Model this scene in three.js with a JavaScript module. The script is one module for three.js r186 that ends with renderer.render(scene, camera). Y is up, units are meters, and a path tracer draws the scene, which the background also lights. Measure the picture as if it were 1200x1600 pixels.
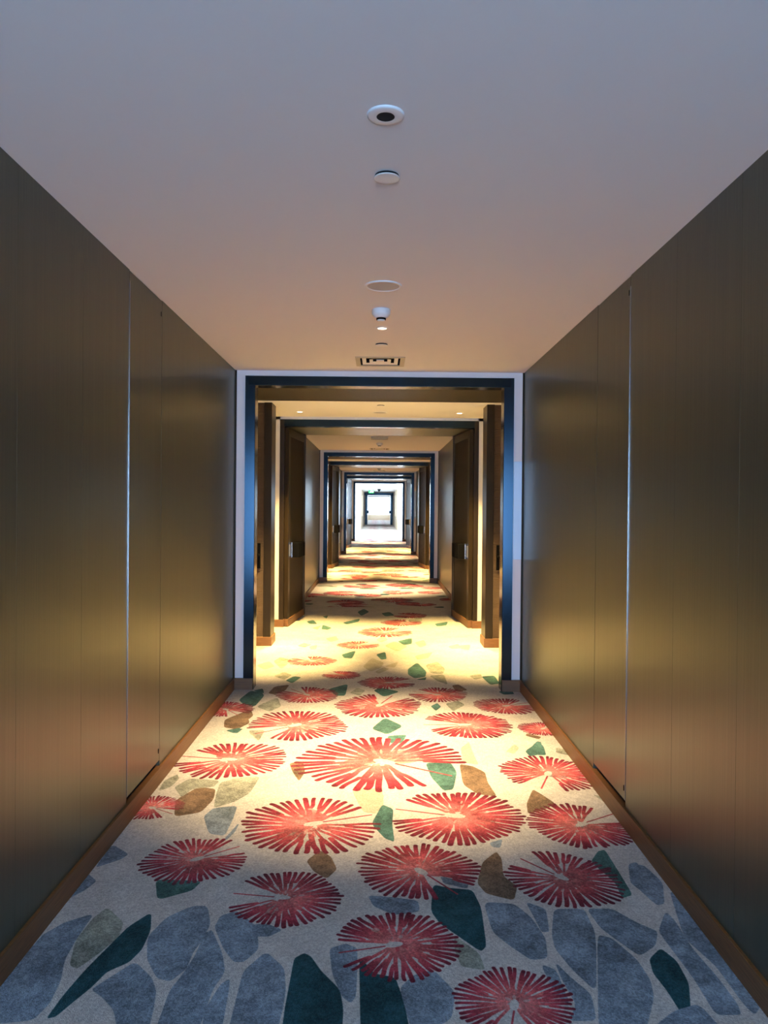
import * as THREE from 'three';
import { RoundedBoxGeometry } from 'three/addons/geometries/RoundedBoxGeometry.js';
import { RectAreaLightUniformsLib } from 'three/addons/lights/RectAreaLightUniformsLib.js';
import { mergeGeometries } from 'three/addons/utils/BufferGeometryUtils.js';

RectAreaLightUniformsLib.init();
const scene = new THREE.Scene();

// ---------------------------------------------------------------- camera, sky, daylight, exposure
// The corridor runs along -z; d below is the distance in metres ahead of the camera (z = -d).
const EYE = 1.45;
const camera = new THREE.PerspectiveCamera(67.38, 0.75, 0.05, 300);
camera.position.set(0, EYE, 0);
camera.lookAt(8 / 1200, EYE - 9 / 1200, -1);
camera.rotateZ(THREE.MathUtils.degToRad(0.5));
scene.add(camera);

const renderer = new THREE.WebGLRenderer({ antialias: true });
renderer.toneMapping = THREE.LinearToneMapping;
renderer.toneMappingExposure = 1.0;
renderer.shadowMap.enabled = true;

const SKY = new THREE.Color().setRGB(0.62, 0.80, 1.0);           // hazy daylight sky
scene.background = SKY.clone().multiplyScalar(5.0);

const TINT = new THREE.Color().setRGB(0.40, 0.63, 1.0);          // bluer daylight for the back window, whose glass tint is added to suit
function skyLight(color, w, h, nits, at, look) {    // soft daylight entering at a window
  const l = new THREE.RectAreaLight(color, nits, w, h);
  l.position.set(...at); l.lookAt(...look); scene.add(l);
}
const BACK = 3.6;                                    // window wall behind the camera
skyLight(TINT, 1.86, 2.15, 24, [0, 1.22, BACK - 0.1], [0, 1.22, 0]);
skyLight(SKY, 13, 1.7, 20, [1.10, 1.62, -40], [0, 1.55, -40]);
skyLight(SKY, 2.1, 1.85, 4, [0, 1.5, -79.7], [0, 1.5, -60]);

const WARM = new THREE.Color().setRGB(1.0, 0.70, 0.35), WARMER = new THREE.Color().setRGB(1.0, 0.66, 0.22);
const LAMP = { bay: 102, vest: 112 };                  // candela of the corridor spots and the vestibule spots
// ---------------------------------------------------------------- carpet motifs in metres: kind, then x, d pairs; flowers as x, d, radius, opening
const LEAVES = [
  ['s',-1.118,2.573,-1.075,2.653,-0.997,2.711,-0.997,2.566,-0.988,2.439,-0.955,2.325,-0.944,2.221,-0.959,2.151,-1.042,2.137,-1.095,2.136,-1.118,2.292],
  ['g',-0.959,2.406,-0.995,2.547,-0.988,2.685,-0.963,2.756,-0.872,2.656,-0.858,2.568,-0.889,2.476,-0.927,2.39],
  ['d',-0.922,2.159,-0.916,2.265,-0.898,2.39,-0.867,2.53,-0.846,2.627,-0.797,2.72,-0.766,2.608,-0.761,2.495,-0.78,2.425,-0.832,2.375,-0.852,2.296,-0.876,2.236,-0.902,2.166],
  ['s',-0.725,2.443,-0.761,2.569,-0.732,2.69,-0.661,2.766,-0.609,2.767,-0.572,2.651,-0.577,2.553,-0.591,2.48,-0.59,2.394,-0.622,2.33,-0.666,2.345],
  ['s',-0.845,2.288,-0.811,2.343,-0.76,2.426,-0.685,2.345,-0.653,2.283,-0.636,2.197,-0.626,2.116,-0.696,2.09,-0.746,2.195,-0.798,2.252],
  ['s',-0.61,2.284,-0.592,2.362,-0.577,2.463,-0.575,2.592,-0.558,2.611,-0.498,2.481,-0.467,2.38,-0.487,2.285,-0.486,2.199,-0.488,2.092,-0.601,2.091],
  ['s',-0.551,2.631,-0.544,2.703,-0.494,2.736,-0.409,2.633,-0.382,2.501,-0.417,2.431,-0.447,2.43,-0.492,2.499],
  ['s',-0.408,2.381,-0.354,2.484,-0.286,2.399,-0.268,2.288,-0.266,2.202,-0.27,2.095,-0.401,2.094,-0.405,2.257],
  ['s',-0.486,2.199,-0.464,2.316,-0.445,2.34,-0.436,2.271,-0.424,2.119,-0.476,2.118],
  ['d',-0.253,2.095,-0.257,2.202,-0.257,2.319,-0.257,2.45,-0.229,2.477,-0.207,2.459,-0.17,2.384,-0.106,2.291,-0.092,2.204,-0.091,2.098],
  ['s',-0.148,2.505,-0.097,2.533,-0.06,2.506,-0.057,2.402,-0.057,2.262,-0.07,2.232,-0.095,2.261,-0.13,2.368],
  ['t',-0.851,2.964,-0.67,2.954,-0.688,2.88,-0.8,2.808],
  ['s',-1.116,3.064,-1.123,3.266,-1.028,3.178,-1.038,3.135,-1.096,3.078],
  ['s',-1.137,2.803,-1.134,3.01,-1.073,2.947,-1.094,2.873],
  ['s',-1.126,2.307,-1.129,2.437,-1.135,2.564,-1.076,2.323,-1.068,2.191],
  ['s',-0.475,2.632,-0.379,2.654,-0.319,2.615,-0.357,2.576,-0.4,2.575],
  ['d',0.221,2.932,0.286,2.906,0.365,2.894,0.381,2.768,0.366,2.525,0.345,2.495,0.28,2.586,0.226,2.661,0.201,2.741],
  ['d',-0.049,2.46,-0.014,2.386,0.002,2.369,0.061,2.352,0.085,2.236,0.099,2.075,-0.035,2.073],
  ['s',0.076,2.301,0.127,2.37,0.183,2.389,0.229,2.303,0.237,2.27,0.216,2.161,0.109,2.089],
  ['s',0.399,2.805,0.506,2.794,0.551,2.7,0.572,2.569,0.554,2.459,0.501,2.449,0.447,2.526,0.402,2.609],
  ['s',0.554,2.807,0.614,2.76,0.594,2.612,0.57,2.611,0.564,2.7],
  ['s',0.601,2.591,0.646,2.76,0.754,2.762,0.75,2.614,0.726,2.511,0.664,2.292,0.622,2.395,0.594,2.509],
  ['s',0.614,2.081,0.756,2.593,0.797,2.573,0.84,2.454,0.846,2.346,0.827,2.262,0.734,2.083],
  ['s',0.766,2.762,0.855,2.764,0.913,2.672,0.967,2.618,0.93,2.534,0.858,2.473,0.809,2.573,0.78,2.636],
  ['s',1.03,3.104,1.088,3.105,1.112,2.961,1.06,2.804,1.03,2.791,1.005,2.905,0.989,2.959],
  ['d',0.885,2.455,0.941,2.514,0.966,2.447,0.958,2.33,0.911,2.2,0.884,2.185,0.881,2.295,0.87,2.381],
  ['s',0.973,2.618,1.044,2.743,1.053,2.685,1.045,2.515,1.06,2.366,1.062,2.233,1.051,2.187,0.98,2.186,0.987,2.348,0.979,2.495],
  ['s',1.119,2.907,1.144,2.756,1.135,2.537,1.134,2.234,1.091,2.188,1.083,2.234,1.084,2.42,1.046,2.576],
  ['t',0.938,3.228,0.972,3.245,0.969,3.043,0.965,2.865,0.917,2.839,0.928,2.958,0.881,3.132],
  ['b',0.507,3.22,0.519,3.156,0.502,3.006,0.542,2.924,0.511,2.819,0.414,2.869,0.391,2.948,0.435,3.123],
  ['s',-0.026,2.848,0.059,2.837,0.155,2.813,0.157,2.74,0.069,2.715,-0.006,2.774],
  ['s',0.254,3.002,0.358,2.948,0.346,2.907,0.263,2.946],
  ['g',0.268,2.585,0.338,2.485,0.347,2.392,0.272,2.409,0.26,2.504],
  ['s',0.576,2.431,0.602,2.36,0.644,2.276,0.627,2.159,0.552,2.158,0.59,2.227,0.577,2.342],
  ['s',0.793,2.14,0.865,2.2,0.949,2.232,0.974,2.086,0.762,2.056],
  ['s',0.529,2.422,0.567,2.395,0.569,2.227,0.539,2.274],
  ['b',-0.974,3.795,-0.914,3.941,-0.82,3.913,-0.801,3.772,-0.827,3.614,-0.938,3.562,-0.981,3.741],
  ['g',-1.039,3.938,-0.988,4.063,-0.824,4.035,-0.838,3.943,-0.939,3.911,-0.964,3.796],
  ['g',-0.817,4.004,-0.752,4.068,-0.621,4.104,-0.637,3.86,-0.691,3.747,-0.778,3.666,-0.802,3.827],
  ['s',-0.801,3.565,-0.778,3.666,-0.671,3.694,-0.663,3.543,-0.665,3.36,-0.735,3.381],
  ['g',-1.104,3.878,-1.113,4.028,-1.072,4.125,-1.044,4.061,-1.055,3.938],
  ['b',-0.284,3.126,-0.235,3.223,-0.186,3.165,-0.154,3.055,-0.191,2.976,-0.246,3.035],
  ['p',-0.131,3.93,0.028,3.934,0.037,3.71,-0.004,3.607,-0.064,3.63],
  ['b',-1.026,5.15,-0.888,5.259,-0.847,5.105,-0.905,4.957,-0.997,5.002],
  ['t',-0.975,4.932,-0.868,4.982,-0.888,4.865],
  ['p',-0.828,4.913,-0.723,4.939,-0.729,4.715],
  ['b',-0.492,4.311,-0.418,4.349,-0.389,4.175,-0.408,4.03,-0.458,4.174],
  ['s',-0.662,3.296,-0.625,3.497,-0.627,3.405,-0.642,3.339],
  ['t',0.275,4.336,0.42,4.34,0.439,4.181,0.394,3.927,0.343,3.909,0.293,4.102],
  ['b',0.467,4.321,0.538,4.282,0.593,4.185,0.585,4.037,0.605,3.833,0.511,3.864,0.452,3.998],
  ['p',0.504,4.606,0.57,4.727,0.567,4.516,0.575,4.303,0.49,4.342],
  ['t',-0.037,4.995,0.053,5.259,0.173,5.057,0.066,4.865],
  ['t',0.065,4.839,0.19,4.868,0.154,4.691,0.079,4.689],
  ['t',0.879,4.525,1.001,4.764,1.013,4.644,0.993,4.483,0.949,4.482],
  ['p',0.766,4.544,0.842,4.686,0.859,4.616,0.809,4.501],
  ['t',0.029,3.726,0.082,3.667,0.073,3.497,0.08,3.306,0.038,3.342,-0.022,3.495],
  ['b',0.804,3.937,0.834,3.871,0.879,3.745,0.788,3.653,0.718,3.622,0.735,3.742],
  ['b',0.962,4.917,1.04,4.841,1.014,4.79,0.944,4.864],
  ['p',-0.093,3.85,0.005,3.952,0.042,3.82,-0.017,3.606,-0.076,3.663],
  ['s',0.492,3.303,0.551,3.34,0.527,3.256,0.497,3.267],
  ['g',1.082,4.622,1.136,4.6,1.146,4.466,1.061,4.53],
  ['g',1.095,3.877,1.163,3.814,1.124,3.766],
  ['s',1.03,3.11,1.072,3.132,1.023,2.93,0.987,2.949],
  ['t',-1.03,5.71,-0.99,6.001,-0.883,5.919,-0.861,5.836,-0.881,5.525,-0.98,5.596],
  ['t',-0.969,6.001,-0.907,6.074,-0.873,5.919,-0.917,5.935],
  ['b',-0.843,5.92,-0.821,6.14,-0.712,6.208,-0.72,6.01,-0.786,5.88],
  ['t',-0.39,6.066,-0.239,6.254,-0.244,5.858,-0.315,5.856],
  ['g',-0.216,5.943,-0.159,6.119,-0.094,6.033,-0.132,5.862],
  ['t',-0.031,6.035,0.032,6.126,0.177,6.0,0.051,5.828],
  ['g',-0.884,6.523,-0.813,6.683,-0.73,6.56,-0.776,6.377],
  ['t',-0.762,6.358,-0.709,6.52,-0.642,6.482,-0.695,6.255],
  ['g',-0.969,7.136,-0.931,7.327,-0.803,7.205,-0.85,6.791],
  ['t',0.271,6.837,0.369,7.132,0.431,6.733,0.407,6.523,0.314,6.469,0.263,6.62],
  ['t',0.323,6.419,0.418,6.523,0.4,6.403],
  ['g',0.437,7.016,0.558,7.177,0.605,6.851,0.563,6.632,0.463,6.681],
  ['g',0.444,6.575,0.575,6.633,0.574,6.238,0.498,6.377],
  ['g',0.788,6.589,0.902,6.667,0.889,6.491,0.815,6.438],
  ['t',0.888,6.562,1.007,6.598,1.006,6.301,0.922,6.251],
  ['b',0.605,6.22,0.663,6.26,0.716,6.062,0.616,6.015],
  ['p',-0.134,6.934,-0.053,7.327,0.06,7.119,0.034,6.884,-0.06,6.714],
  ['p',-0.025,6.715,0.058,6.919,0.105,6.83,0.01,6.631],
  ['p',0.058,6.942,0.197,7.162,0.154,6.888],
  ['t',-0.016,7.499,0.076,7.641,0.086,7.282,0.035,7.242],
  ['t',-0.354,7.484,-0.217,7.698,-0.243,7.293,-0.32,7.315],
  ['t',0.21,8.251,0.377,8.459,0.361,8.098,0.274,8.016],
  ['p',0.065,7.976,0.182,8.249,0.313,7.942,0.196,7.646],
  ['p',0.359,7.449,0.556,7.663,0.481,7.324,0.376,7.256],
  ['p',0.393,8.179,0.503,8.347,0.512,8.028,0.434,7.873],
  ['t',-0.283,10.507,-0.198,10.84,-0.119,10.517,-0.219,10.128],
  ['t',-0.724,10.048,-0.66,10.15,-0.658,9.862],
  ['t',-0.438,9.536,-0.231,9.887,-0.241,9.613,-0.382,9.388],
  ['t',-0.663,9.007,-0.672,9.351,-0.544,9.112,-0.582,8.973],
  ['t',-0.893,9.62,-0.819,9.737,-0.742,9.41,-0.84,9.405],
  ['g',-0.78,9.099,-0.685,9.308,-0.705,8.947],
  ['p',-0.703,7.894,-0.629,8.004,-0.621,7.736,-0.675,7.734],
  ['g',-0.83,7.933,-0.777,8.09,-0.685,8.001,-0.753,7.847],
  ['p',-1.1,6.951,-1.005,7.134,-0.924,6.901,-0.999,6.763],
  ['p',0.729,7.962,0.856,8.122,0.856,7.864,0.756,7.815],
  ['p',0.845,8.013,0.978,8.081,0.925,7.751,0.852,7.819],
  ['p',-0.019,8.321,0.069,8.582,0.111,8.328,0.038,8.162],
  ['p',-0.572,8.377,-0.466,8.555,-0.423,8.301,-0.501,8.167],
  ['t',0.388,5.568,0.443,5.66,0.464,5.555,0.417,5.438],
  ['g',0.501,5.647,0.607,5.727,0.644,5.614,0.539,5.428],
  ['g',-0.829,4.936,-0.72,4.951,-0.726,4.715,-0.776,4.823],
  ['b',-1.032,5.176,-0.898,5.452,-0.851,5.28,-0.902,5.054,-0.985,4.991],
  ['t',-0.974,4.932,-0.884,5.006,-0.901,4.865],
  ['g',-0.872,5.526,-0.755,5.799,-0.69,5.532,-0.756,5.386],
  ['t',0.881,4.554,1.02,4.765,0.982,4.508,0.893,4.458],
  ['t',0.952,6.027,1.065,6.075,1.064,5.946,0.978,5.926],
  ['t',0.045,10.396,0.155,10.534,0.222,10.204,0.097,10.098],
  ['g',0.384,9.807,0.568,10.054,0.565,9.704,0.406,9.519],
  ['t',0.702,9.492,0.883,9.678,0.839,9.373,0.719,9.283],
  ['b',0.075,9.5,0.213,9.797,0.38,9.694,0.204,9.358],
];
const FLOWERS = [
  [0.409,2.233,0.181,-1.83],
  [0.072,2.533,0.211,-2.88],
  [-0.335,2.832,0.212,3.00],
  [-0.739,3.132,0.217,0.66],
  [-0.299,3.487,0.323,0.38],
  [0.173,3.05,0.249,-0.95],
  [0.736,2.992,0.232,2.27],
  [0.38,3.588,0.320,2.87],
  [0.934,3.499,0.248,0.59],
  [0.94,4.185,0.276,-1.93],
  [0.023,4.361,0.483,-0.55],
  [-0.825,4.371,0.321,2.97],
  [-1.076,3.67,0.153,-0.56],
  [-0.529,5.07,0.346,-2.43],
  [0.599,5.105,0.311,-3.11],
  [0.012,5.576,0.330,1.23],
  [-1.078,5.452,0.209,-0.93],
  [-0.536,5.878,0.255,2.24],
  [0.471,5.913,0.237,2.66],
  [0.934,5.589,0.233,0.50],
  [1.083,5.017,0.159,0.65],
  [0.081,6.306,0.236,0.23],
  [-0.306,6.577,0.164,2.55],
  [-0.614,7.161,0.227,2.18],
  [0.086,8.834,0.339,0.70],
  [-0.201,8.006,0.227,0.67],
  [0.299,9.574,0.271,0.89],
  [0.42,10.197,0.255,2.75],
];
// ---------------------------------------------------------------- helpers
let seed = 20240611;
const rnd = () => { seed = (seed * 1664525 + 1013904223) >>> 0; return seed / 4294967296; };
const rr = (a, b) => a + (b - a) * rnd();
const used = new Map();
const numbered = (n) => { const k = used.get(n) ?? 0; used.set(n, k + 1); return k ? `${n}_${String(k).padStart(3, '0')}` : n; };
function metreUv(g) {
  const p = g.attributes.position, n = g.attributes.normal, uv = new Float32Array(p.count * 2);
  for (let i = 0; i < p.count; i++) {
    const ax = Math.abs(n.getX(i)), ay = Math.abs(n.getY(i)), az = Math.abs(n.getZ(i));
    if (ax >= ay && ax >= az) { uv[2 * i] = p.getZ(i); uv[2 * i + 1] = p.getY(i); }
    else if (ay >= az) { uv[2 * i] = p.getX(i); uv[2 * i + 1] = p.getZ(i); }
    else { uv[2 * i] = p.getX(i); uv[2 * i + 1] = p.getY(i); }
  }
  g.setAttribute('uv', new THREE.BufferAttribute(uv, 2));
  return g;
}
function xyz(x0, x1, y0, y1, z0, z1, r = 0) {       // a box between limits, uv in metres; r rounds its edges
  const w = Math.abs(x1 - x0), h = Math.abs(y1 - y0), l = Math.abs(z1 - z0);
  const g = r ? new RoundedBoxGeometry(w, h, l, 2, Math.min(r, w / 2.1, h / 2.1, l / 2.1)) : new THREE.BoxGeometry(w, h, l);
  g.translate((x0 + x1) / 2, (y0 + y1) / 2, (z0 + z1) / 2);
  return metreUv(g);
}
const bd = (x0, x1, y0, y1, d0, d1, r = 0) => xyz(x0, x1, y0, y1, -d1, -d0, r);
const flat = (g) => { const q = g.index ? g.toNonIndexed() : g; for (const k of Object.keys(q.attributes)) if (!['position', 'normal', 'uv'].includes(k)) q.deleteAttribute(k); return q; };
function mesh(name, geos, mat, parent = scene) {
  const list = Array.isArray(geos) ? geos : [geos];
  const g = list.length > 1 ? mergeGeometries(list.map(flat)) : list[0];
  const m = new THREE.Mesh(g, mat);
  m.name = parent === scene ? numbered(name) : name;
  m.castShadow = m.receiveShadow = true;
  parent.add(m);
  return m;
}
function root(name, data, at = [0, 0, 0]) {
  const o = new THREE.Group(); o.name = numbered(name); o.position.set(...at); o.userData = { ...data }; scene.add(o); return o;
}
const structure = (name, label, category) => root(name, { label, category, kind: 'structure' });
const lathe = (pts, seg = 40) => new THREE.LatheGeometry(pts.map(([x, y]) => new THREE.Vector2(x, y)), seg);

// ---------------------------------------------------------------- textures
const lattice = new Float32Array(65536).map(() => rnd());
function vnoise(x, y) {
  const xi = Math.floor(x), yi = Math.floor(y), fx = x - xi, fy = y - yi, u = fx * fx * (3 - 2 * fx), v = fy * fy * (3 - 2 * fy);
  const L = (a, b) => lattice[((b & 255) << 8) | (a & 255)];
  return (L(xi, yi) * (1 - u) + L(xi + 1, yi) * u) * (1 - v) + (L(xi, yi + 1) * (1 - u) + L(xi + 1, yi + 1) * u) * v;
}
function dataTex(w, h, fn, srgb, rx = 1, ry = 1) {
  const a = new Uint8Array(w * h * 4);
  for (let y = 0; y < h; y++) for (let x = 0; x < w; x++) {
    const c = fn(x, y), i = (y * w + x) * 4;
    a[i] = c[0]; a[i + 1] = c[1]; a[i + 2] = c[2]; a[i + 3] = 255;
  }
  const t = new THREE.DataTexture(a, w, h);
  t.magFilter = THREE.LinearFilter; t.minFilter = THREE.LinearMipmapLinearFilter; t.generateMipmaps = true;
  t.wrapS = t.wrapT = THREE.RepeatWrapping; t.repeat.set(rx, ry);
  if (srgb) t.colorSpace = THREE.SRGBColorSpace;
  t.needsUpdate = true;
  return t;
}
const g3 = (v) => { const c = Math.max(0, Math.min(255, v)); return [c, c, c]; };
// vertical hairline grain of the wall laminate: 256 px across 0.8 m, slow along 2.5 m
const grainTex = dataTex(512, 256, (x, y) => g3(222 + 16 * (vnoise(x * 0.5, y * 0.03) - 0.5) + 14 * (vnoise(x * 0.11 + 40, y * 0.015) - 0.5) + 8 * (rnd() - 0.5)), true, 1 / 0.4, 1 / 2.4);
const grainRough = dataTex(256, 128, (x, y) => g3(215 + 16 * (vnoise(x * 0.9, y * 0.04) - 0.5)), false, 1 / 0.5, 1 / 2.4);
const weaveTex = dataTex(64, 64, (x, y) => { const a = Math.abs((((x + y) % 32) + 32) % 32 - 16) / 16, b = Math.abs((((x - y) % 32) + 32) % 32 - 16) / 16; return g3(255 * Math.min(1, Math.max(a, 0.75 * b))); }, false, 1 / 0.05, 1 / 0.05);
const weaveCol = dataTex(64, 64, (x, y) => { const a = Math.abs((((x + y) % 32) + 32) % 32 - 16) / 16, b = Math.abs((((x - y) % 32) + 32) % 32 - 16) / 16; return g3(150 + 105 * Math.max(a, 0.7 * b)); }, true, 1 / 0.05, 1 / 0.05);
const ribTex = dataTex(8, 64, (x, y) => g3(255 * Math.pow(Math.abs(Math.sin(y / 64 * Math.PI * 4)), 0.6)), false, 1, 1 / 0.056);
const woodTex = dataTex(512, 128, (x, y) => { const k = vnoise(x * 0.05, y * 0.9) * 0.6 + vnoise(x * 0.015 + 9, y * 0.25) * 0.4; return [150 + 62 * k, 100 + 46 * k, 58 + 32 * k]; }, true, 1 / 1.2, 1 / 0.12);
const paintTex = dataTex(256, 256, () => g3(128 + 60 * (rnd() - 0.5)), false, 1 / 0.35, 1 / 0.35);

const COL = { k: '#c1bdb5', s: '#7a8791', g: '#8f9284', d: '#26484d', t: '#486a63', b: '#75614d', p: '#a9a491' };
function smooth(ctx, pts) {
  const n = pts.length / 2, P = (i) => [pts[2 * ((i + n) % n)], pts[2 * ((i + n) % n) + 1]];
  ctx.beginPath();
  for (let i = 0; i < n; i++) {
    const a = P(i), b = P(i + 1), q = 0.22;                // corners softened, edges kept
    const s = [a[0] + (b[0] - a[0]) * q, a[1] + (b[1] - a[1]) * q], e = [b[0] + (a[0] - b[0]) * q, b[1] + (a[1] - b[1]) * q], c = P(i + 2);
    const f = [b[0] + (c[0] - b[0]) * q, b[1] + (c[1] - b[1]) * q];
    if (!i) ctx.moveTo(...s);
    ctx.lineTo(...e); ctx.quadraticCurveTo(b[0], b[1], f[0], f[1]);
  }
  ctx.closePath();
}
function leafPatch(ctx, kind, pts) {
  smooth(ctx, pts); ctx.fillStyle = COL[kind]; ctx.fill();
  if (kind === 's' || kind === 'd') { ctx.strokeStyle = COL[kind]; ctx.lineWidth = 0.004; ctx.lineJoin = 'round'; ctx.stroke(); }
}
function flower(ctx, x, y, R, gap) {
  const open = rr(0.3, 0.46), n = 2 * Math.round(rr(20, 24)), at = (q, a) => [x + q * Math.cos(a), y + q * Math.sin(a)];
  const g = ctx.createRadialGradient(x, y, R * 0.1, x, y, R);
  g.addColorStop(0, '#c47872'); g.addColorStop(0.4, '#b25355'); g.addColorStop(0.72, '#923541'); g.addColorStop(1, '#61212b');
  const away = () => gap + open + 0.35 + (5.58 - 2 * open) * rnd();
  for (let k = 0; k < 7; k++) {                              // dyed blotches under the strokes
    const a = away(), q = rr(0.12, 0.46) * R, w = rr(0.14, 0.27) * R;
    ctx.fillStyle = ['rgba(190,88,86,.75)', 'rgba(148,90,82,.6)', 'rgba(206,120,112,.7)', 'rgba(186,78,80,.7)', 'rgba(116,108,106,.5)', 'rgba(196,96,92,.7)', 'rgba(170,70,74,.6)'][k];
    ctx.beginPath(); ctx.ellipse(...at(q, a), w, w * rr(0.45, 0.85), a + rr(-0.6, 0.6), 0, 6.29); ctx.fill();
  }
  ctx.lineCap = 'round'; ctx.lineJoin = 'round'; ctx.strokeStyle = g;
  const l1 = rr(0, 6.28), l2 = rr(0, 6.28), step = (6.283 - 2 * open) / n;
  for (let i = 0; i < n; i++) {
    const a = gap + open + step * (i + rr(0.32, 0.68)), out = R * (0.94 + 0.035 * Math.sin(a * 2 + l1) + 0.03 * Math.sin(a * 5 + l2) + rr(-0.05, 0.03));
    const fork = R * rr(0.36, 0.62), w = R * rr(0.060, 0.084), root0 = R * rr(0.1, 0.24);
    const m = gap + open + step * ((i | 1) + 0.0) + rr(-0.02, 0.02);   // a stroke leans to its partner and the two run on as one
    const wob = rr(-0.05, 0.05), wob2 = rr(-0.05, 0.05);
    ctx.lineWidth = w; ctx.beginPath(); ctx.moveTo(...at(out, a)); ctx.bezierCurveTo(...at(out * 0.86, a + wob), ...at(fork * 1.25, a - wob), ...at(fork, (a + m) / 2)); ctx.stroke();
    if (i % 2 || rnd() < 0.3) { ctx.lineWidth = w * rr(0.6, 1.05); ctx.beginPath(); ctx.moveTo(...at(fork, (a + m) / 2)); ctx.quadraticCurveTo(...at((fork + root0) / 2, m + wob2), ...at(root0, m)); ctx.stroke(); }
  }
  for (let k = 0; k < 16; k++) {                             // paler flecks where the ground shows through, and wet-looking blots
    ctx.fillStyle = ['rgba(200,100,96,.6)', 'rgba(196,168,156,.75)', 'rgba(170,60,66,.5)', 'rgba(206,130,120,.5)'][k % 4];
    const a = away(), q = rr(0.1, 0.55) * R; ctx.beginPath(); ctx.ellipse(...at(q, a), rr(0.03, 0.085) * R, rr(0.014, 0.035) * R, a, 0, 6.29); ctx.fill();
  }
  ctx.fillStyle = COL.k; ctx.beginPath(); ctx.ellipse(...at(0.05 * R, gap), 0.15 * R, 0.075 * R, gap, 0, 6.29); ctx.fill();
  ctx.strokeStyle = '#9c4148'; ctx.lineWidth = 0.032 * R; ctx.beginPath(); ctx.moveTo(...at(0.2 * R, gap + 0.05)); ctx.lineTo(...at(0.92 * R, gap)); ctx.stroke();
}
// carpet of x0..x1 and d0..d1 metres; draw(ctx) works in metres
function carpet(w, h, x0, x1, d0, d1, draw, repeat) {
  const c = document.createElement('canvas'); c.width = w; c.height = h;
  const ctx = c.getContext('2d');
  ctx.fillStyle = COL.k; ctx.fillRect(0, 0, w, h);
  const sx = w / (x1 - x0), sy = h / (d1 - d0);
  ctx.setTransform(sx, 0, 0, -sy, -x0 * sx, h + d0 * sy);
  draw(ctx);
  ctx.setTransform(1, 0, 0, 1, 0, 0);
  const im = ctx.getImageData(0, 0, w, h), a = im.data;
  for (let y = 0; y < h; y++) for (let x = 0; x < w; x++) {    // tufts: heathered yarn, worn blotches
    const i = (y * w + x) * 4, X = x / sx, Y = y / sy, lum = (a[i] + a[i + 1] + a[i + 2]) / 765;
    const yarn = (vnoise(X * 190, Y * 190) - 0.5) * 0.20 + (rnd() - 0.5) * 0.10, blot = (vnoise(X * 9 + 3, Y * 9) - 0.5) * 0.16 + (vnoise(X * 38, Y * 38 + 7) - 0.5) * 0.12;
    const k = 1 + yarn * (lum > 0.6 ? 1 : 1.7) + blot * (lum > 0.6 ? 0.45 : 1.9);
    a[i] *= k; a[i + 1] *= k; a[i + 2] *= k;
  }
  ctx.putImageData(im, 0, 0);
  const t = new THREE.CanvasTexture(c); t.colorSpace = THREE.SRGBColorSpace; t.magFilter = THREE.LinearFilter; t.anisotropy = 8;
  if (repeat) t.wrapS = t.wrapT = THREE.RepeatWrapping;
  t.userData = { x0, d0, w: x1 - x0, l: d1 - d0 };
  return t;
}
function pattern(ctx) {
  for (const [k, ...p] of LEAVES) leafPatch(ctx, k, p);
  for (const [x, d, R, g] of FLOWERS) flower(ctx, x, d, R, g);
  for (const [k, ...p] of LEAVES) if (k === 'b' || k === 't') { ctx.globalAlpha = 0.22; leafPatch(ctx, k, p); ctx.globalAlpha = 1; }
}
function scatterPattern(ctx, x0, x1, d0, d1, wrap, nFlower, nLeaf) {
  const W = x1 - x0, D = d1 - d0, offs = wrap ? [-1, 0, 1] : [0];
  const blob = (k, x, y, r, st) => { const p = [], n = 6; const j = Array.from({ length: n }, () => rr(0.65, 1.25)); for (const ox of offs) for (const oy of offs) { p.length = 0; for (let i = 0; i < n; i++) p.push(x + ox * W + r * j[i] * st * Math.cos(i / n * 6.283), y + oy * D + r * j[i] * Math.sin(i / n * 6.283)); leafPatch(ctx, k, p); } };
  for (let i = 0; i < nLeaf; i++) blob('sgdtbpgt'[i % 8], rr(x0, x1), rr(d0, d1), rr(0.06, 0.15), rr(0.6, 1.5));
  for (let i = 0; i < nFlower; i++) {
    const x = rr(x0, x1), y = rr(d0, d1), R = rr(0.2, 0.34), g = rnd() * 6.28, s0 = seed;
    for (const ox of offs) for (const oy of offs) { seed = s0; flower(ctx, x + ox * W, y + oy * D, R, g); }
  }
}
const carpetNear = carpet(1536, 2048, -1.25, 1.25, 1.9, 6.5, pattern);
const carpetMid = carpet(1024, 1024, -2.2, 2.2, 6.5, 11, (ctx) => { pattern(ctx); scatterPattern(ctx, -2.2, -1.3, 6.5, 11, false, 3, 10); scatterPattern(ctx, 1.3, 2.2, 6.5, 11, false, 3, 10); });
const carpetFar = carpet(1024, 1024, -2.2, 2.2, 0, 4.4, (ctx) => scatterPattern(ctx, -2.2, 2.2, 0, 4.4, true, 30, 60), true);
const tuftBump = dataTex(256, 256, (x, y) => g3(128 + 150 * (vnoise(x * 0.5, y * 0.5) - 0.5) + 70 * (rnd() - 0.5)), false, 1, 1);

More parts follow.
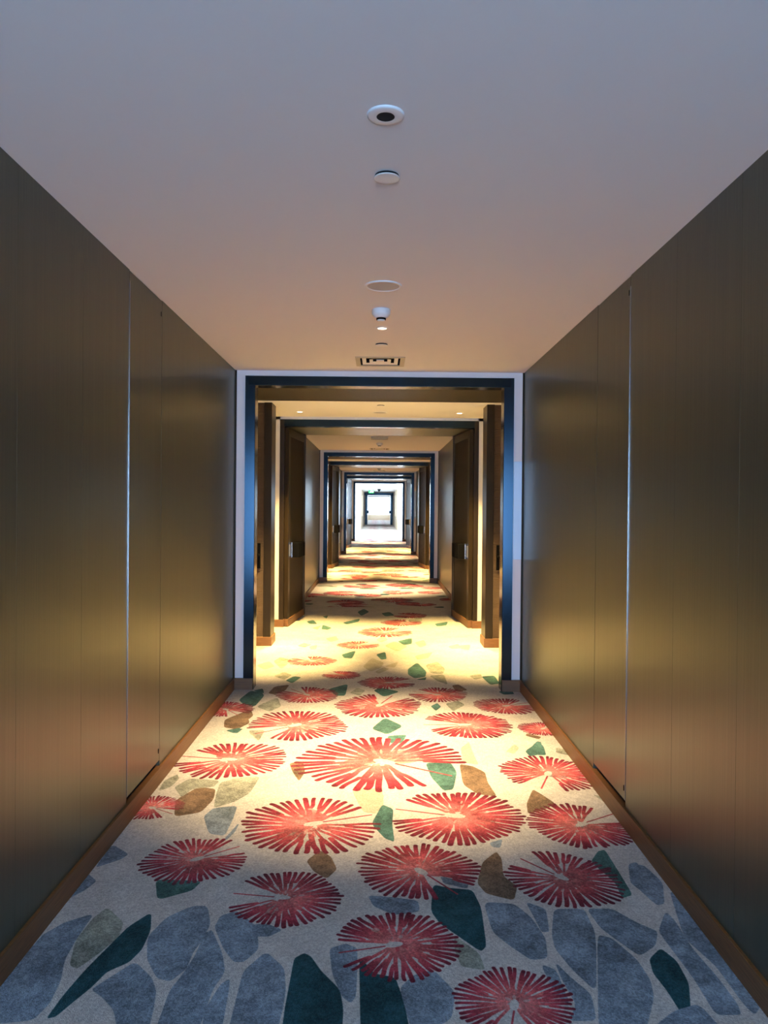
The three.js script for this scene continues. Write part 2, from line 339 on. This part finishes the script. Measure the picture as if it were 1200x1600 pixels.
// ---------------------------------------------------------------- materials
const rgb = (r, g, b) => new THREE.Color().setRGB(r, g, b);
const std = (o) => new THREE.MeshStandardMaterial(o), phy = (o) => new THREE.MeshPhysicalMaterial(o);
const bumpOf = (t, rx, ry) => { const c = t.clone(); c.repeat.set(rx, ry); return c; };
const M = {
  laminate: std({ name: 'bronze laminate', color: rgb(0.135, 0.148, 0.102), map: grainTex, metalness: 0.55, roughness: 0.42, roughnessMap: grainRough }),
  paint: std({ name: 'white paint', color: rgb(0.80, 0.78, 0.75), roughness: 0.85, bumpMap: paintTex, bumpScale: 0.0004 }),
  satin: std({ name: 'satin white paint', color: rgb(0.78, 0.78, 0.78), roughness: 0.55 }),
  frame: phy({ name: 'blue-black lacquer', color: rgb(0.005, 0.008, 0.012), metalness: 0, ior: 1.45, specularColor: rgb(0.4, 0.72, 1), roughness: 0.17 }),
  bronze: phy({ name: 'dark bronze', color: rgb(0.026, 0.0175, 0.0075), metalness: 0.2, specularIntensity: 0.4, roughness: 0.36 }),
  weave: phy({ name: 'woven bronze mesh', color: rgb(0.036, 0.025, 0.0115), map: weaveCol, metalness: 0.3, specularIntensity: 0.35, roughness: 0.5, bumpMap: weaveTex, bumpScale: 0.0035 }),
  rib: std({ name: 'ribbed bronze wood', color: rgb(0.060, 0.028, 0.010), metalness: 0.1, roughness: 0.5, bumpMap: ribTex, bumpScale: 0.004 }),
  wood: std({ name: 'oak skirting', map: woodTex, color: rgb(0.36, 0.37, 0.33), roughness: 0.5 }),
  black: phy({ name: 'black plastic', color: rgb(0.003, 0.003, 0.0035), roughness: 0.7, specularIntensity: 0.15 }),
  gap: std({ name: 'shadow gap', color: rgb(0.006, 0.006, 0.006), roughness: 1 }),
  chrome: std({ name: 'polished steel', color: rgb(0.78, 0.78, 0.78), metalness: 1, roughness: 0.22 }),
  brass: std({ name: 'brass', color: rgb(0.72, 0.52, 0.24), metalness: 1, roughness: 0.3 }),
  plastic: std({ name: 'white plastic', color: rgb(0.80, 0.79, 0.76), roughness: 0.5 }),
  grille: std({ name: 'speaker grille', color: rgb(0.50, 0.49, 0.48), roughness: 0.7, bumpMap: bumpOf(paintTex, 12, 12), bumpScale: 0.001 }),
  alu: std({ name: 'champagne grey metal paint', color: rgb(0.44, 0.40, 0.31), roughness: 0.5 }),
  beige: std({ name: 'beige wall covering', color: rgb(0.66, 0.52, 0.36), roughness: 0.7 }),
  plaque: phy({ name: 'blue window light plaque', color: rgb(0.56, 0.78, 0.98), roughness: 0.25, clearcoat: 1, clearcoatRoughness: 0.05 }),  // pale blue stands for the window light caught on the surrounds
  glass: phy({ name: 'window glass', color: rgb(0.96, 0.98, 1), transmission: 1, roughness: 0.0, thickness: 0 }),
  tinted: phy({ name: 'added blue window tint', color: rgb(0.48, 0.70, 1), transmission: 1, roughness: 0.0, thickness: 0 }),  // tint invented to turn the daylight from the back window blue
  lamp: std({ name: 'lit lamp', color: rgb(1, 0.95, 0.85), emissive: rgb(1.0, 0.84, 0.58), emissiveIntensity: 14 }),
  green: std({ name: 'lit green sign', color: rgb(0.02, 0.35, 0.08), emissive: rgb(0.08, 0.9, 0.22), emissiveIntensity: 0.9 }),
  signWhite: std({ name: 'lit white pictogram', color: rgb(0.9, 0.9, 0.9), emissive: rgb(0.9, 1, 0.9), emissiveIntensity: 1.2 }),
};
const carpetMat = (t, n) => phy({ name: n, map: t, roughness: 1, specularIntensity: 0.2, sheen: 0.25, sheenColor: rgb(0.6, 0.6, 0.6), sheenRoughness: 0.6, bumpMap: tuftBump, bumpScale: 0.003 });

// ---------------------------------------------------------------- floor and ceiling
const W = 1.133, H = 2.507, END = 80;
const floor = structure('floor', 'patterned corridor carpet with red flower heads and teal leaves', 'carpet');
function carpetPiece(d0, d1, half, tex, name) {
  const g = bd(-half, half, -0.15, 0, d0, d1), u = tex.userData, p = g.attributes.position, uv = g.attributes.uv;
  for (let i = 0; i < p.count; i++) uv.setXY(i, (p.getX(i) - u.x0) / u.w, (-p.getZ(i) - u.d0) / u.l);
  const m = carpetMat(tex, name);
  m.bumpMap = bumpOf(tuftBump, u.w / 0.3, u.l / 0.3);
  mesh('carpet', g, m, floor);
}
carpetPiece(-BACK - 0.2, 1.9, 1.25, carpetFar, 'carpet behind');
carpetPiece(1.9, 6.5, 1.25, carpetNear, 'carpet near');
carpetPiece(6.5, 11, 2.2, carpetMid, 'carpet vestibule');
carpetPiece(11, END + 0.4, 2.2, carpetFar, 'carpet far');
const PERIOD = 8.56, A0 = 6.04, VENTS = [0, 1, 2, 3].map((k) => A0 - 0.42 + PERIOD * k), VENT = 0.178, THROAT = 0.15;
const slab = new THREE.Shape([[-2.4, -BACK - 0.2], [2.4, -BACK - 0.2], [2.4, END + 0.4], [-2.4, END + 0.4]].map(([x, y]) => new THREE.Vector2(x, y)));
for (const d of VENTS) slab.holes.push(new THREE.Path([[-THROAT, d - THROAT], [-THROAT, d + THROAT], [THROAT, d + THROAT], [THROAT, d - THROAT]].map(([x, y]) => new THREE.Vector2(x, y))));
const ceiling = mesh('ceiling', metreUv(new THREE.ExtrudeGeometry(slab, { depth: 0.2, bevelEnabled: false }).rotateX(-Math.PI / 2).translate(0, H, 0)), M.paint);
ceiling.userData = { label: 'plain white painted ceiling running the whole corridor', category: 'ceiling', kind: 'structure' };

// ---------------------------------------------------------------- corridor walls: laminate panels on a dark backing
const ordinals = ['first', 'second', 'third', 'fourth'];
function corridorWall(side, d0, d1, joints, bay) {
  const s = side === 'left' ? -1 : 1;
  const w = structure(`wall_${side}`, `bronze laminate wall on the ${side} of the ${ordinals[bay]} corridor bay`, 'wall');
  const X = (a) => s * a, face = (a, b) => [Math.min(X(a), X(b)), Math.max(X(a), X(b))];
  mesh('backing', bd(...face(W + 0.02, W + 0.2), 0, H, d0, d1), M.gap, w);
  for (let i = 0; i + 1 < joints.length; i++) {
    const a = joints[i], b = joints[i + 1], door = a === 3.48 && b === 4.0;
    const gapA = a === d0 ? 0 : (door || a === 4.0) ? 0.0026 : 0.0005, gapB = b === d1 ? 0 : (door || b === 3.48) ? 0.0026 : 0.0005;
    const p = mesh(door ? 'service_door' : 'panel', bd(...face(W, W + 0.02), door ? 0.118 : 0.085, H - (door ? 0.004 : 0), a + gapA, b - gapB, 0.0008), M.laminate, w);
    if (door) {
      p.userData.label = 'narrow flush service door in the laminate wall';
      mesh('edge_trim', bd(...face(W - 0.0025, W + 0.018), 0.12, H - 0.05, a - 0.0006, a + 0.0008, 0.0003), M.chrome, p);
      const pd = s < 0 ? b - 0.02 : a + 0.02;
      for (const y of [0.17, H - 0.075]) mesh('pivot', bd(...face(W - 0.002, W + 0.01), y - 0.012, y + 0.012, pd - 0.003, pd + 0.003), M.black, p);
    }
  }
  const b = structure(`baseboard_${side}`, `oak baseboard along the ${side} wall of the ${ordinals[bay]} corridor bay`, 'baseboard');
  mesh('board', bd(...face(W - 0.012, W + 0.02), 0, 0.088, d0, d1, 0.002), M.wood, b);
}
const firstJoints = [-BACK, -2.86, -2.34, -1.82, -1.3, -0.78, -0.26, 0.26, 0.82, 1.36, 1.9, 2.41, 2.94, 3.48, 4.0, A0];
for (const side of ['left', 'right']) {
  corridorWall(side, -BACK, A0, firstJoints, 0);
  for (let k = 1; k < 4; k++) {
    const a = A0 + 4.2 + PERIOD * (k - 1), b = A0 + PERIOD * k;
    corridorWall(side, a, b, [a, a + 0.52, a + 1.04, a + 2.4, a + 3.4, b], k);
  }
}

// ---------------------------------------------------------------- portals
let doorCount = 0;
const pairs = (f) => { for (const s of [-1, 1]) f(s, (a, b) => [Math.min(s * a, s * b), Math.max(s * a, s * b)]); };
function cantedJamb(s, d, splay) {                                      // its face is splayed a few degrees towards the opening
  const sh = new THREE.Shape([[1.054, 0.014], [0.979, 0.014 - splay], [0.976, 0.011 - splay], [0.976, -0.13], [1.054, -0.13]].map(([x, z]) => new THREE.Vector2(s * x, z)));
  const g = new THREE.ExtrudeGeometry(sh, { depth: 2.464, bevelEnabled: false });   // shape x, z -> world x, z
  g.rotateX(-Math.PI / 2); g.scale(1, 1, -1);
  const p = g.index ? g.toNonIndexed() : g, a = p.attributes.position.array;
  for (let i = 0; i < a.length; i += 9) for (let c = 0; c < 3; c++) [a[i + 3 + c], a[i + 6 + c]] = [a[i + 6 + c], a[i + 3 + c]];
  p.translate(0, 0, -d); p.computeVertexNormals();
  return metreUv(p);
}
function frontPortal(d, which, soffitLen = 0.85, category = 'portal') {
  const g = structure(`door_${++doorCount}`, `blue-black framed portal at the end of the ${which} corridor bay`, category);
  pairs((s, f) => {
    mesh('surround', bd(...f(1.052, 2.3), 0, H, d, d + 0.12), M.satin, g);
    mesh('jamb', cantedJamb(s, d, d < 7 ? 0.0065 : 0), M.frame, g);
    mesh('plinth', bd(...f(0.980, W), 0, 0.09, d - 0.022, d + 0.06, 0.002), M.wood, g);
    mesh('corner_trim', bd(...f(1.122, W), 0.09, H, d - 0.008, d, 0.0015), M.bronze, g);
  });
  mesh('lintel', bd(-1.054, 1.054, 2.389, 2.464, d - 0.0119, d + 0.13, 0.004), M.frame, g);
  mesh('surround', bd(-1.052, 1.052, 2.46, H, d, d + 0.12), M.satin, g);
  mesh('soffit', bd(-2.1, 2.1, 2.391, H, d + 0.12, d + soffitLen), M.weave, g);
  mesh('edge_trim', bd(-2.1, 2.1, 2.388, 2.41, d + soffitLen, d + soffitLen + 0.012), M.bronze, g);
  return g;
}
function fireDoorPortal(d, which) {                              // d: the face towards the camera; the leaves are folded back inside
  const g = structure(`door_${++doorCount}`, `deep bronze fire-door portal with both leaves open before the ${which} corridor bay`, 'fire door');
  const far = d + 1.08;
  pairs((s, f) => {
    mesh('surround', bd(...f(1.183, 1.62), 0, H, d, d + 0.1), M.satin, g);
    mesh('jamb', bd(...f(1.13, 1.185), 0, 2.473, d - 0.01, d + 0.2, 0.003), M.bronze, g);
    mesh('lining', bd(...f(1.16, 1.35), 0, 2.39, d + 0.1, far), M.bronze, g);
    mesh('jamb', bd(...f(0.975, 1.34), 0, 2.39, far - 0.08, far, 0.003), M.bronze, g);
    mesh('plinth', bd(...f(1.122, 1.62), 0, 0.088, d - 0.016, d + 0.02, 0.002), M.wood, g);
    // the open leaf: hinged at the far jamb, its free edge towards the camera
    const a = [1.078, d + 0.01], b = [0.985, far - 0.09], len = Math.hypot(b[0] - a[0], b[1] - a[1]);
    const leaf = new THREE.Group(); leaf.name = 'leaf'; g.add(leaf);
    leaf.position.set(s * a[0], 0, -a[1]);
    leaf.rotation.y = s * Math.atan2(a[0] - b[0], b[1] - a[1]);
    // local frame: x = s * outward, z = -along the leaf
    const L = (o0, o1, y0, y1, l0, l1, r) => xyz(Math.min(s * o0, s * o1), Math.max(s * o0, s * o1), y0, y1, -l1, -l0, r);
    mesh('stile', [L(0, 0.05, 0.09, 2.375, 0, 0.10, 0.002), L(0, 0.05, 0.09, 2.375, len - 0.06, len, 0.002), L(0, 0.05, 2.28, 2.375, 0.1, len - 0.06)], M.bronze, leaf);
    mesh('mesh_panel', L(0.006, 0.046, 0.09, 2.28, 0.10, len - 0.06), M.weave, leaf);
    mesh('kick_strip', L(-0.006, 0.056, 0.006, 0.092, -0.004, len, 0.002), M.wood, leaf);
    mesh('lock_plate', L(-0.004, 0.002, 0.84, 0.98, 0.05, 0.11, 0.001), M.brass, leaf);
    const hw = mesh('lock_box', L(-0.105, 0.002, 0.82, 1.0, 0.16, 0.52, 0.006), M.black, leaf);
    for (let i = 0; i < 6; i++) mesh('rib', L(-0.111, -0.10, 0.83, 0.99, 0.185 + i * 0.056, 0.205 + i * 0.056), M.black, hw);
    mesh('end_cap', L(-0.016, 0.0, 0.816, 1.004, 0.150, 0.163, 0.003), M.chrome, hw);
  });
  mesh('surround', bd(-1.6, 1.6, 2.473, H, d, d + 0.1), M.satin, g);
  mesh('lintel', bd(-1.185, 1.185, 2.39, 2.475, d - 0.0099, d + 0.1, 0.003), M.frame, g);
  mesh('soffit', bd(-1.35, 1.35, 2.39, H, d + 0.1, far), M.laminate, g);
}

// room doors facing back down the corridor inside each vestibule, and the vestibule's own side walls
function vestibule(d, k) {
  const which = ordinals[k];
  pairs((s, f) => {
    const side = s < 0 ? 'left' : 'right';
    const w = structure(`wall_${side}`, `cream return wall on the ${side} of the ${which} vestibule`, 'wall');
    mesh('return_wall', bd(...f(2.1, 2.3), 0, H, d + 0.12, d + 2.3), M.paint, w);
    mesh('return_wall', bd(...f(1.6, 2.2), 0, H, d + 2.17, d + 3.3), M.paint, w);
    const door = structure(`door_${++doorCount}`, `ribbed dark bronze room door on the ${side} side of the ${which} vestibule`, 'door');
    mesh('frame', [bd(...f(1.107, 1.185), 0.09, H, d + 1.87, d + 2.17, 0.003)], M.bronze, door);
    mesh('frame', bd(...f(2.04, 2.1), 0.09, H, d + 1.87, d + 2.17), M.bronze, door);
    const leaf = mesh('leaf', bd(...f(1.187, 2.038), 0.09, H - 0.002, d + 1.885, d + 1.93, 0.002), M.rib, door);
    const hx = 1.232;
    mesh('handle', [bd(...f(hx - 0.016, hx + 0.016), 0.80, 1.06, d + 1.868, d + 1.886, 0.004), bd(...f(hx - 0.008, hx + 0.008), 0.93, 0.95, d + 1.82, d + 1.87), bd(...f(hx - 0.008, hx + 0.11), 0.928, 0.952, d + 1.805, d + 1.826, 0.006)], M.black, leaf);
    mesh('plinth', bd(...f(1.095, 2.1), 0, 0.092, d + 1.862, d + 2.17, 0.002), M.wood, door);
  });
}
for (let k = 0; k < 3; k++) {
  const d = A0 + PERIOD * k;
  frontPortal(d, ordinals[k]);
  vestibule(d, k);
  fireDoorPortal(d + 3.12, ordinals[k + 1]);
}
const G = A0 + PERIOD * 3;                                        // 31.72: beyond it the daylit lobby
frontPortal(G, 'fourth', 0.6);

// plaques on the white surrounds, blue window light put into their colour
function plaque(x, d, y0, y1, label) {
  const o = mesh('window_light_plaque', new RoundedBoxGeometry(0.072, y1 - y0, 0.006, 2, 0.0015).translate(0, (y1 - y0) / 2, 0), M.plaque);
  o.position.set(x, y0, -d + 0.0031); o.userData = { label, category: 'plaque', group: 'window light plaques on the portal surrounds' };
}
plaque(1.0945, A0, 1.04, 1.81, 'tall plaque coloured with blue window light on white surround of the first portal');
plaque(-1.0945, A0 + 2 * PERIOD, 1.1, 1.97, 'distant plaque coloured with blue window light left of the third portal opening');
plaque(1.0945, A0 + 2 * PERIOD, 1.1, 1.93, 'distant plaque coloured with blue window light right of the third portal opening');

// ---------------------------------------------------------------- ceiling fittings (base of each at the ceiling plane, parts hang below)
function spot(parent, cd, angle, color, x = 0, y = -0.02, z = 0) {
  const l = new THREE.SpotLight(color, cd, 0, angle, 1, 2);
  l.position.set(x, y, z); l.target.position.set(x, -3, z); l.castShadow = true; l.shadow.radius = 1.6; l.name = 'lamp_light';
  parent.add(l, l.target);
}
function downlight(x, d, cd, label, group, angle = 0.85, r = 0.042) {
  const o = root('downlight', { label, category: 'downlight', group }, [x, H, -d]);
  mesh('trim_ring', lathe([[r * 0.72, -0.002], [r * 0.78, -0.006], [r, -0.005], [r * 1.08, -0.002], [r * 1.1, 0]]), M.plastic, o);
  mesh('lens', lathe([[0, -0.003], [r * 0.7, -0.003], [r * 0.73, -0.0005]]), M.lamp, o);
  spot(o, cd, angle, cd === LAMP.vest ? WARMER : WARM);
}
function sprinklerCover(x, d, label, r = 0.041) {
  const o = root('sprinkler_cover', { label, category: 'sprinkler', group: 'flush sprinkler covers' }, [x, H, -d]);
  mesh('collar', lathe([[r * 0.93, 0], [r * 0.93, -0.007], [0, -0.007]]), M.gap, o);
  mesh('cover_plate', lathe([[0, -0.0105], [r * 0.93, -0.0105], [r, -0.0095], [r, -0.007], [0, -0.007]]), M.plastic, o);
}
function speaker(x, d, label, r = 0.089) {
  const o = root('ceiling_speaker', { label, category: 'speaker', group: 'round ceiling speakers' }, [x, H, -d]);
  mesh('rim', lathe([[r * 0.86, -0.003], [r * 0.89, -0.0065], [r * 0.97, -0.0065], [r, -0.004], [r, 0]], 56), M.plastic, o);
  mesh('grille', lathe([[0, -0.0035], [r * 0.5, -0.0035], [r * 0.87, -0.003]], 56), M.grille, o);
}
function detector(x, d, label) {
  const o = root('smoke_detector', { label, category: 'smoke detector', group: 'smoke detectors' }, [x, H, -d]);
  mesh('base', lathe([[0.048, 0], [0.050, -0.004], [0.050, -0.024], [0.046, -0.031], [0.034, -0.044], [0.030, -0.046], [0, -0.046]]), M.plastic, o);
  mesh('chamber', lathe([[0.026, -0.045], [0.026, -0.055], [0, -0.055]], 28), M.black, o);
  mesh('cap', lathe([[0.020, -0.054], [0.022, -0.056], [0.019, -0.062], [0, -0.0635]], 28), M.plastic, o);
}
function vent(x, d, label) {
  const o = root('air_vent', { label, category: 'vent', group: 'square ceiling air vents' }, [x, H, -d]);
  const sq = (r0, y0, r1, y1) => metreUv(new THREE.CylinderGeometry(r0 * Math.SQRT2, r1 * Math.SQRT2, Math.abs(y0 - y1), 4, 1, true).rotateY(Math.PI / 4).translate(0, (y0 + y1) / 2, 0).toNonIndexed());
  const h = VENT, t = h - THROAT + 0.006;
  mesh('frame', [xyz(-h, h, -0.005, 0, -h, -h + t, 0.002), xyz(-h, h, -0.005, 0, h - t, h, 0.002), xyz(-h, -h + t, -0.0049, 0, -h + t, h - t), xyz(h - t, h, -0.0049, 0, -h + t, h - t)], M.alu, o);
  mesh('duct', [sq(THROAT - 0.002, 0.12, THROAT - 0.002, 0), xyz(-THROAT, THROAT, 0.12, 0.125, -THROAT, THROAT)], M.gap, o);
  for (const [a, b, y] of [[0.130, 0.104, 0], [0.078, 0.054, 0.001]]) mesh('louver', [sq(b, y + 0.009, a, y), sq(b - 0.002, y + 0.009, a - 0.002, y)], M.plastic, o);
  mesh('core', xyz(-0.028, 0.028, 0.002, 0.014, -0.028, 0.028, 0.002), M.plastic, o);
}
// first bay, from the camera forward
{
  const o = root('spotlight', { label: 'unlit round white spotlight with a black centre, nearest the camera', category: 'downlight' }, [0.009, H, -2.08]);
  mesh('trim_ring', lathe([[0.0235, -0.005], [0.026, -0.0075], [0.046, -0.0065], [0.050, -0.003], [0.0505, 0]]), M.plastic, o);
  mesh('baffle', lathe([[0.0245, -0.0070], [0.0235, -0.0060], [0.012, -0.0055], [0, -0.005]]), M.gap, o);
}
sprinklerCover(0.016, 2.463, 'white sprinkler cover plate between the unlit spotlight and the speaker');
speaker(0.012, 3.69, 'round ceiling speaker in the first corridor bay');
detector(0.003, 4.14, 'white smoke detector beside the lit lamp of first corridor bay');
downlight(0.01, 4.56, LAMP.bay, 'lit lamp in the first corridor bay, between detector and air vent', 'lit corridor lamps', 0.6, 0.036);
sprinklerCover(0.008, 5.02, 'flush sprinkler cover between lit lamp and air vent of first bay', 0.042);
vent(0, VENTS[0], 'square white air vent before the first portal');
// the bays beyond
for (let k = 1; k < 4; k++) {
  const z = A0 + PERIOD * k, w = ordinals[k];
  if (k === 1) {
    const o = root('air_grille', { label: 'dark slotted air grille in the second corridor bay', category: 'vent' }, [0, H, -11.85]);
    mesh('frame', [xyz(-0.13, 0.13, -0.02, 0, -0.16, -0.13), xyz(-0.13, 0.13, -0.02, 0, 0.13, 0.16), xyz(-0.13, -0.1, -0.02, 0, -0.13, 0.13), xyz(0.1, 0.13, -0.02, 0, -0.13, 0.13)], M.grille, o);
    mesh('throat', xyz(-0.1, 0.1, -0.004, 0, -0.13, 0.13), M.gap, o);
    for (let i = 0; i < 6; i++) mesh('slat', xyz(-0.1, 0.1, -0.016, -0.006, -0.11 + i * 0.042, -0.098 + i * 0.042), M.grille, o);
  }
  detector(0, z - 1.75, `white smoke detector in the ${w} corridor bay`);
  downlight(0, z - 1.2, LAMP.bay, `lit lamp in the ${w} corridor bay`, 'lit corridor lamps', 0.55, 0.036);
  vent(0, VENTS[k], `square white air vent before the ${['', 'second', 'third', 'fourth'][k]} portal`);
}
for (let k = 0; k < 3; k++) {
  const z = A0 + PERIOD * k, w = ordinals[k];
  for (const s of [-1, 1]) {
    const side = s < 0 ? 'left' : 'right';
    downlight(s * 0.9, z + 2.62, LAMP.vest, `lit downlight at the ${side} of the ${w} vestibule ceiling`, 'vestibule downlights', 0.58);
    downlight(s * 1.05, z + 1.3, LAMP.vest, `downlight on the ${side} behind the lintel of the ${w} portal`, 'vestibule downlights', 0.45);
  }
  if (k === 0) { speaker(0, 8.66, 'round ceiling speaker between the two vestibule downlights', 0.085); sprinklerCover(0.01, 8.05, 'flush sprinkler cover on the vestibule ceiling behind the first portal'); }
}
// low black socket on the second bay's wall
{
  const o = root('wall_socket', { label: 'small black socket low on the second bay wall', category: 'socket' }, [-W, 0.25, -11.7]);
  mesh('plate', xyz(0, 0.008, 0, 0.12, -0.04, 0.04, 0.002), M.black, o);
  mesh('insert', xyz(0.006, 0.011, 0.03, 0.09, -0.024, 0.024, 0.002), M.black, o);
}

// ---------------------------------------------------------------- daylit lobby, window passage and end window
const L0 = G + 0.12, L1 = 47.6;
{
  const w = structure('wall_left', 'white wall of the daylit lobby beyond the fourth portal', 'wall');
  mesh('plaster', bd(-W - 0.2, -W, 0, H, L0, L1), M.paint, w);
  const r = structure('wall_right', 'low beige sill wall under the lobby windows', 'wall');
  mesh('sill_wall', bd(W, W + 0.2, 0, 0.7, L0, L1), M.beige, r);
  mesh('head', bd(W, W + 0.2, 2.44, H, L0, L1), M.paint, r);
  mesh('pier', bd(W, W + 0.2, 0.7, 2.44, L0, L0 + 1.2), M.paint, r);
  const win = structure('window_1', 'long row of bright lobby windows above the sill wall', 'window');
  const n = 6, a = L0 + 1.2, step = (L1 - a) / n;
  for (let i = 0; i < n; i++) {
    mesh('pane', bd(W + 0.09, W + 0.095, 0.7, 2.44, a + i * step, a + (i + 1) * step), M.glass, win);
    mesh('mullion', bd(W + 0.06, W + 0.13, 0.7, 2.44, a + i * step - 0.025, a + i * step + 0.025), M.satin, win);
  }
}
const P1 = 60;
pairs((s, f) => {                                                 // passage with a window each side
  const side = s < 0 ? 'left' : 'right';
  const w = structure(`wall_${side}`, `beige passage wall on the ${side} under a tall window beyond the lobby`, 'wall');
  mesh('lower_wall', bd(...f(W, W + 0.2), 0, 0.75, L1, P1), M.beige, w);
  mesh('head', bd(...f(W, W + 0.2), 2.2, H, L1, P1), M.beige, w);
  mesh('pier', [bd(...f(W, W + 0.2), 0.75, 2.2, L1, 49.4), bd(...f(W, W + 0.2), 0.75, 2.2, 54.5, P1)], M.beige, w);
  const win = structure(`window_${s < 0 ? 2 : 3}`, `window in the ${side} wall of the passage beyond the lobby`, 'window');
  mesh('pane', bd(...f(W + 0.1, W + 0.105), 0.75, 2.2, 49.4, 54.5), M.glass, win);
  mesh('mullion', bd(...f(W + 0.07, W + 0.13), 0.75, 2.2, 51.9, 52.0), M.frame, win);
  const e = structure(`wall_${side}`, `pale wall on the ${side} of the far end passage`, 'wall');
  mesh('lower_wall', bd(...f(W, W + 0.2), 0, 0.6, P1, END), M.beige, e);
  mesh('head', bd(...f(W, W + 0.2), 2.3, H, P1, END), M.paint, e);
  mesh('pier', bd(...f(W, W + 0.2), 0.6, 2.3, P1, P1 + 2), M.paint, e);
  const addedWin = structure(`window_${s < 0 ? 6 : 7}`, `added windows lighting the ${side} of the far end passage`, 'window');  // side windows added so daylight reaches the end passage floor
  for (let i = 0; i < 3; i++) { mesh('pane', bd(...f(W + 0.1, W + 0.105), 0.6, 2.3, P1 + 2 + 6 * i, P1 + 8 + 6 * i), M.glass, addedWin); mesh('mullion', bd(...f(W + 0.07, W + 0.13), 0.6, 2.3, P1 + 2 + 6 * i - 0.03, P1 + 2 + 6 * i + 0.03), M.satin, addedWin); }
});
{
  const g = structure(`door_${++doorCount}`, 'small distant dark portal before the end window', 'portal');
  pairs((s, f) => {
    mesh('surround', bd(...f(1.06, W + 0.1), 0, H, P1, P1 + 0.1), M.beige, g);
    mesh('jamb', bd(...f(0.93, 1.08), 0, 2.36, P1 - 0.02, P1 + 1.1, 0.004), M.frame, g);
    const leaf = mesh('leaf', bd(...f(0.90, 0.93), 0.01, 2.3, P1 + 0.1, P1 + 1.0), M.frame, g);
    mesh('lock_box', bd(...f(0.80, 0.90), 0.88, 1.1, P1 + 0.1, P1 + 0.4), M.black, leaf);
  });
  mesh('lintel', bd(-W - 0.1, W + 0.1, 2.30, H, P1 - 0.02, P1 + 0.1), M.frame, g);
  const w = structure('wall_back', 'low beige wall under the end window', 'wall');
  mesh('sill_wall', bd(-W - 0.2, W + 0.2, 0, 0.55, END, END + 0.2), M.beige, w);
  const win = structure('window_4', 'bright window filling the far end of the corridor', 'window');
  mesh('frame', [bd(-W, -W + 0.05, 0.55, H, END, END + 0.08), bd(W - 0.05, W, 0.55, H, END, END + 0.08), bd(-W, W, 2.42, H, END, END + 0.08)], M.frame, win);
  mesh('pane', bd(-W + 0.04, W - 0.04, 0.55, 2.42, END + 0.03, END + 0.035), M.glass, win);
}
{
  const o = root('exit_sign', { label: 'lit green exit sign hanging below the far ceiling', category: 'exit sign' }, [-0.51, 2.30, -50]);
  mesh('housing', xyz(-0.17, 0.17, 0, 0.19, -0.02, 0.02, 0.004), M.green, o);
  for (const x of [-0.1, 0.1]) mesh('hanger', xyz(x - 0.005, x + 0.005, 0.19, H - 2.30, -0.004, 0.004), M.chrome, o);
  mesh('pictogram', [xyz(-0.03, 0.0, 0.06, 0.13, 0.02, 0.022), xyz(-0.025, 0.005, 0.135, 0.16, 0.02, 0.022), xyz(-0.08, -0.03, 0.05, 0.075, 0.02, 0.022), xyz(0.0, 0.045, 0.09, 0.11, 0.02, 0.022), xyz(0.07, 0.13, 0.03, 0.16, 0.02, 0.022)], M.signWhite, o);
  const gl = new THREE.PointLight(rgb(0.2, 1, 0.35), 0.6, 0, 2); gl.position.set(0, 0.1, 0.06); o.add(gl);
  const c = root('smoke_detector', { label: 'dark round detector on the lobby ceiling beside the exit sign', category: 'smoke detector', group: 'smoke detectors' }, [0, H, -47]);
  mesh('base', lathe([[0.1, 0], [0.1, -0.05], [0.06, -0.12], [0, -0.13]]), M.black, c);
  mesh('cap', lathe([[0.05, -0.12], [0.04, -0.15], [0, -0.16]]), M.black, c);
  speaker(0, 39.5, 'round ceiling speaker in the bright lobby', 0.13);
}
// ---------------------------------------------------------------- window wall behind the camera
{
  const w = structure('wall_front', 'white wall around the window behind the viewpoint', 'wall');
  mesh('plaster', [xyz(-W - 0.2, -0.98, 0, H, BACK, BACK + 0.2), xyz(0.98, W + 0.2, 0, H, BACK, BACK + 0.2), xyz(-0.98, 0.98, 0, 0.1, BACK, BACK + 0.2), xyz(-0.98, 0.98, 2.35, H, BACK, BACK + 0.2)], M.paint, w);
  const win = structure('window_5', 'daylit window behind the viewpoint', 'window');
  mesh('frame', [xyz(-0.98, -0.93, 0.1, 2.35, BACK + 0.05, BACK + 0.12), xyz(0.93, 0.98, 0.1, 2.35, BACK + 0.05, BACK + 0.12), xyz(-0.93, 0.93, 0.1, 0.15, BACK + 0.05, BACK + 0.12), xyz(-0.93, 0.93, 2.3, 2.35, BACK + 0.05, BACK + 0.12)], M.frame, win);
  mesh('pane', xyz(-0.93, 0.93, 0.15, 2.3, BACK + 0.08, BACK + 0.085), M.tinted, win);
}

renderer.render(scene, camera);
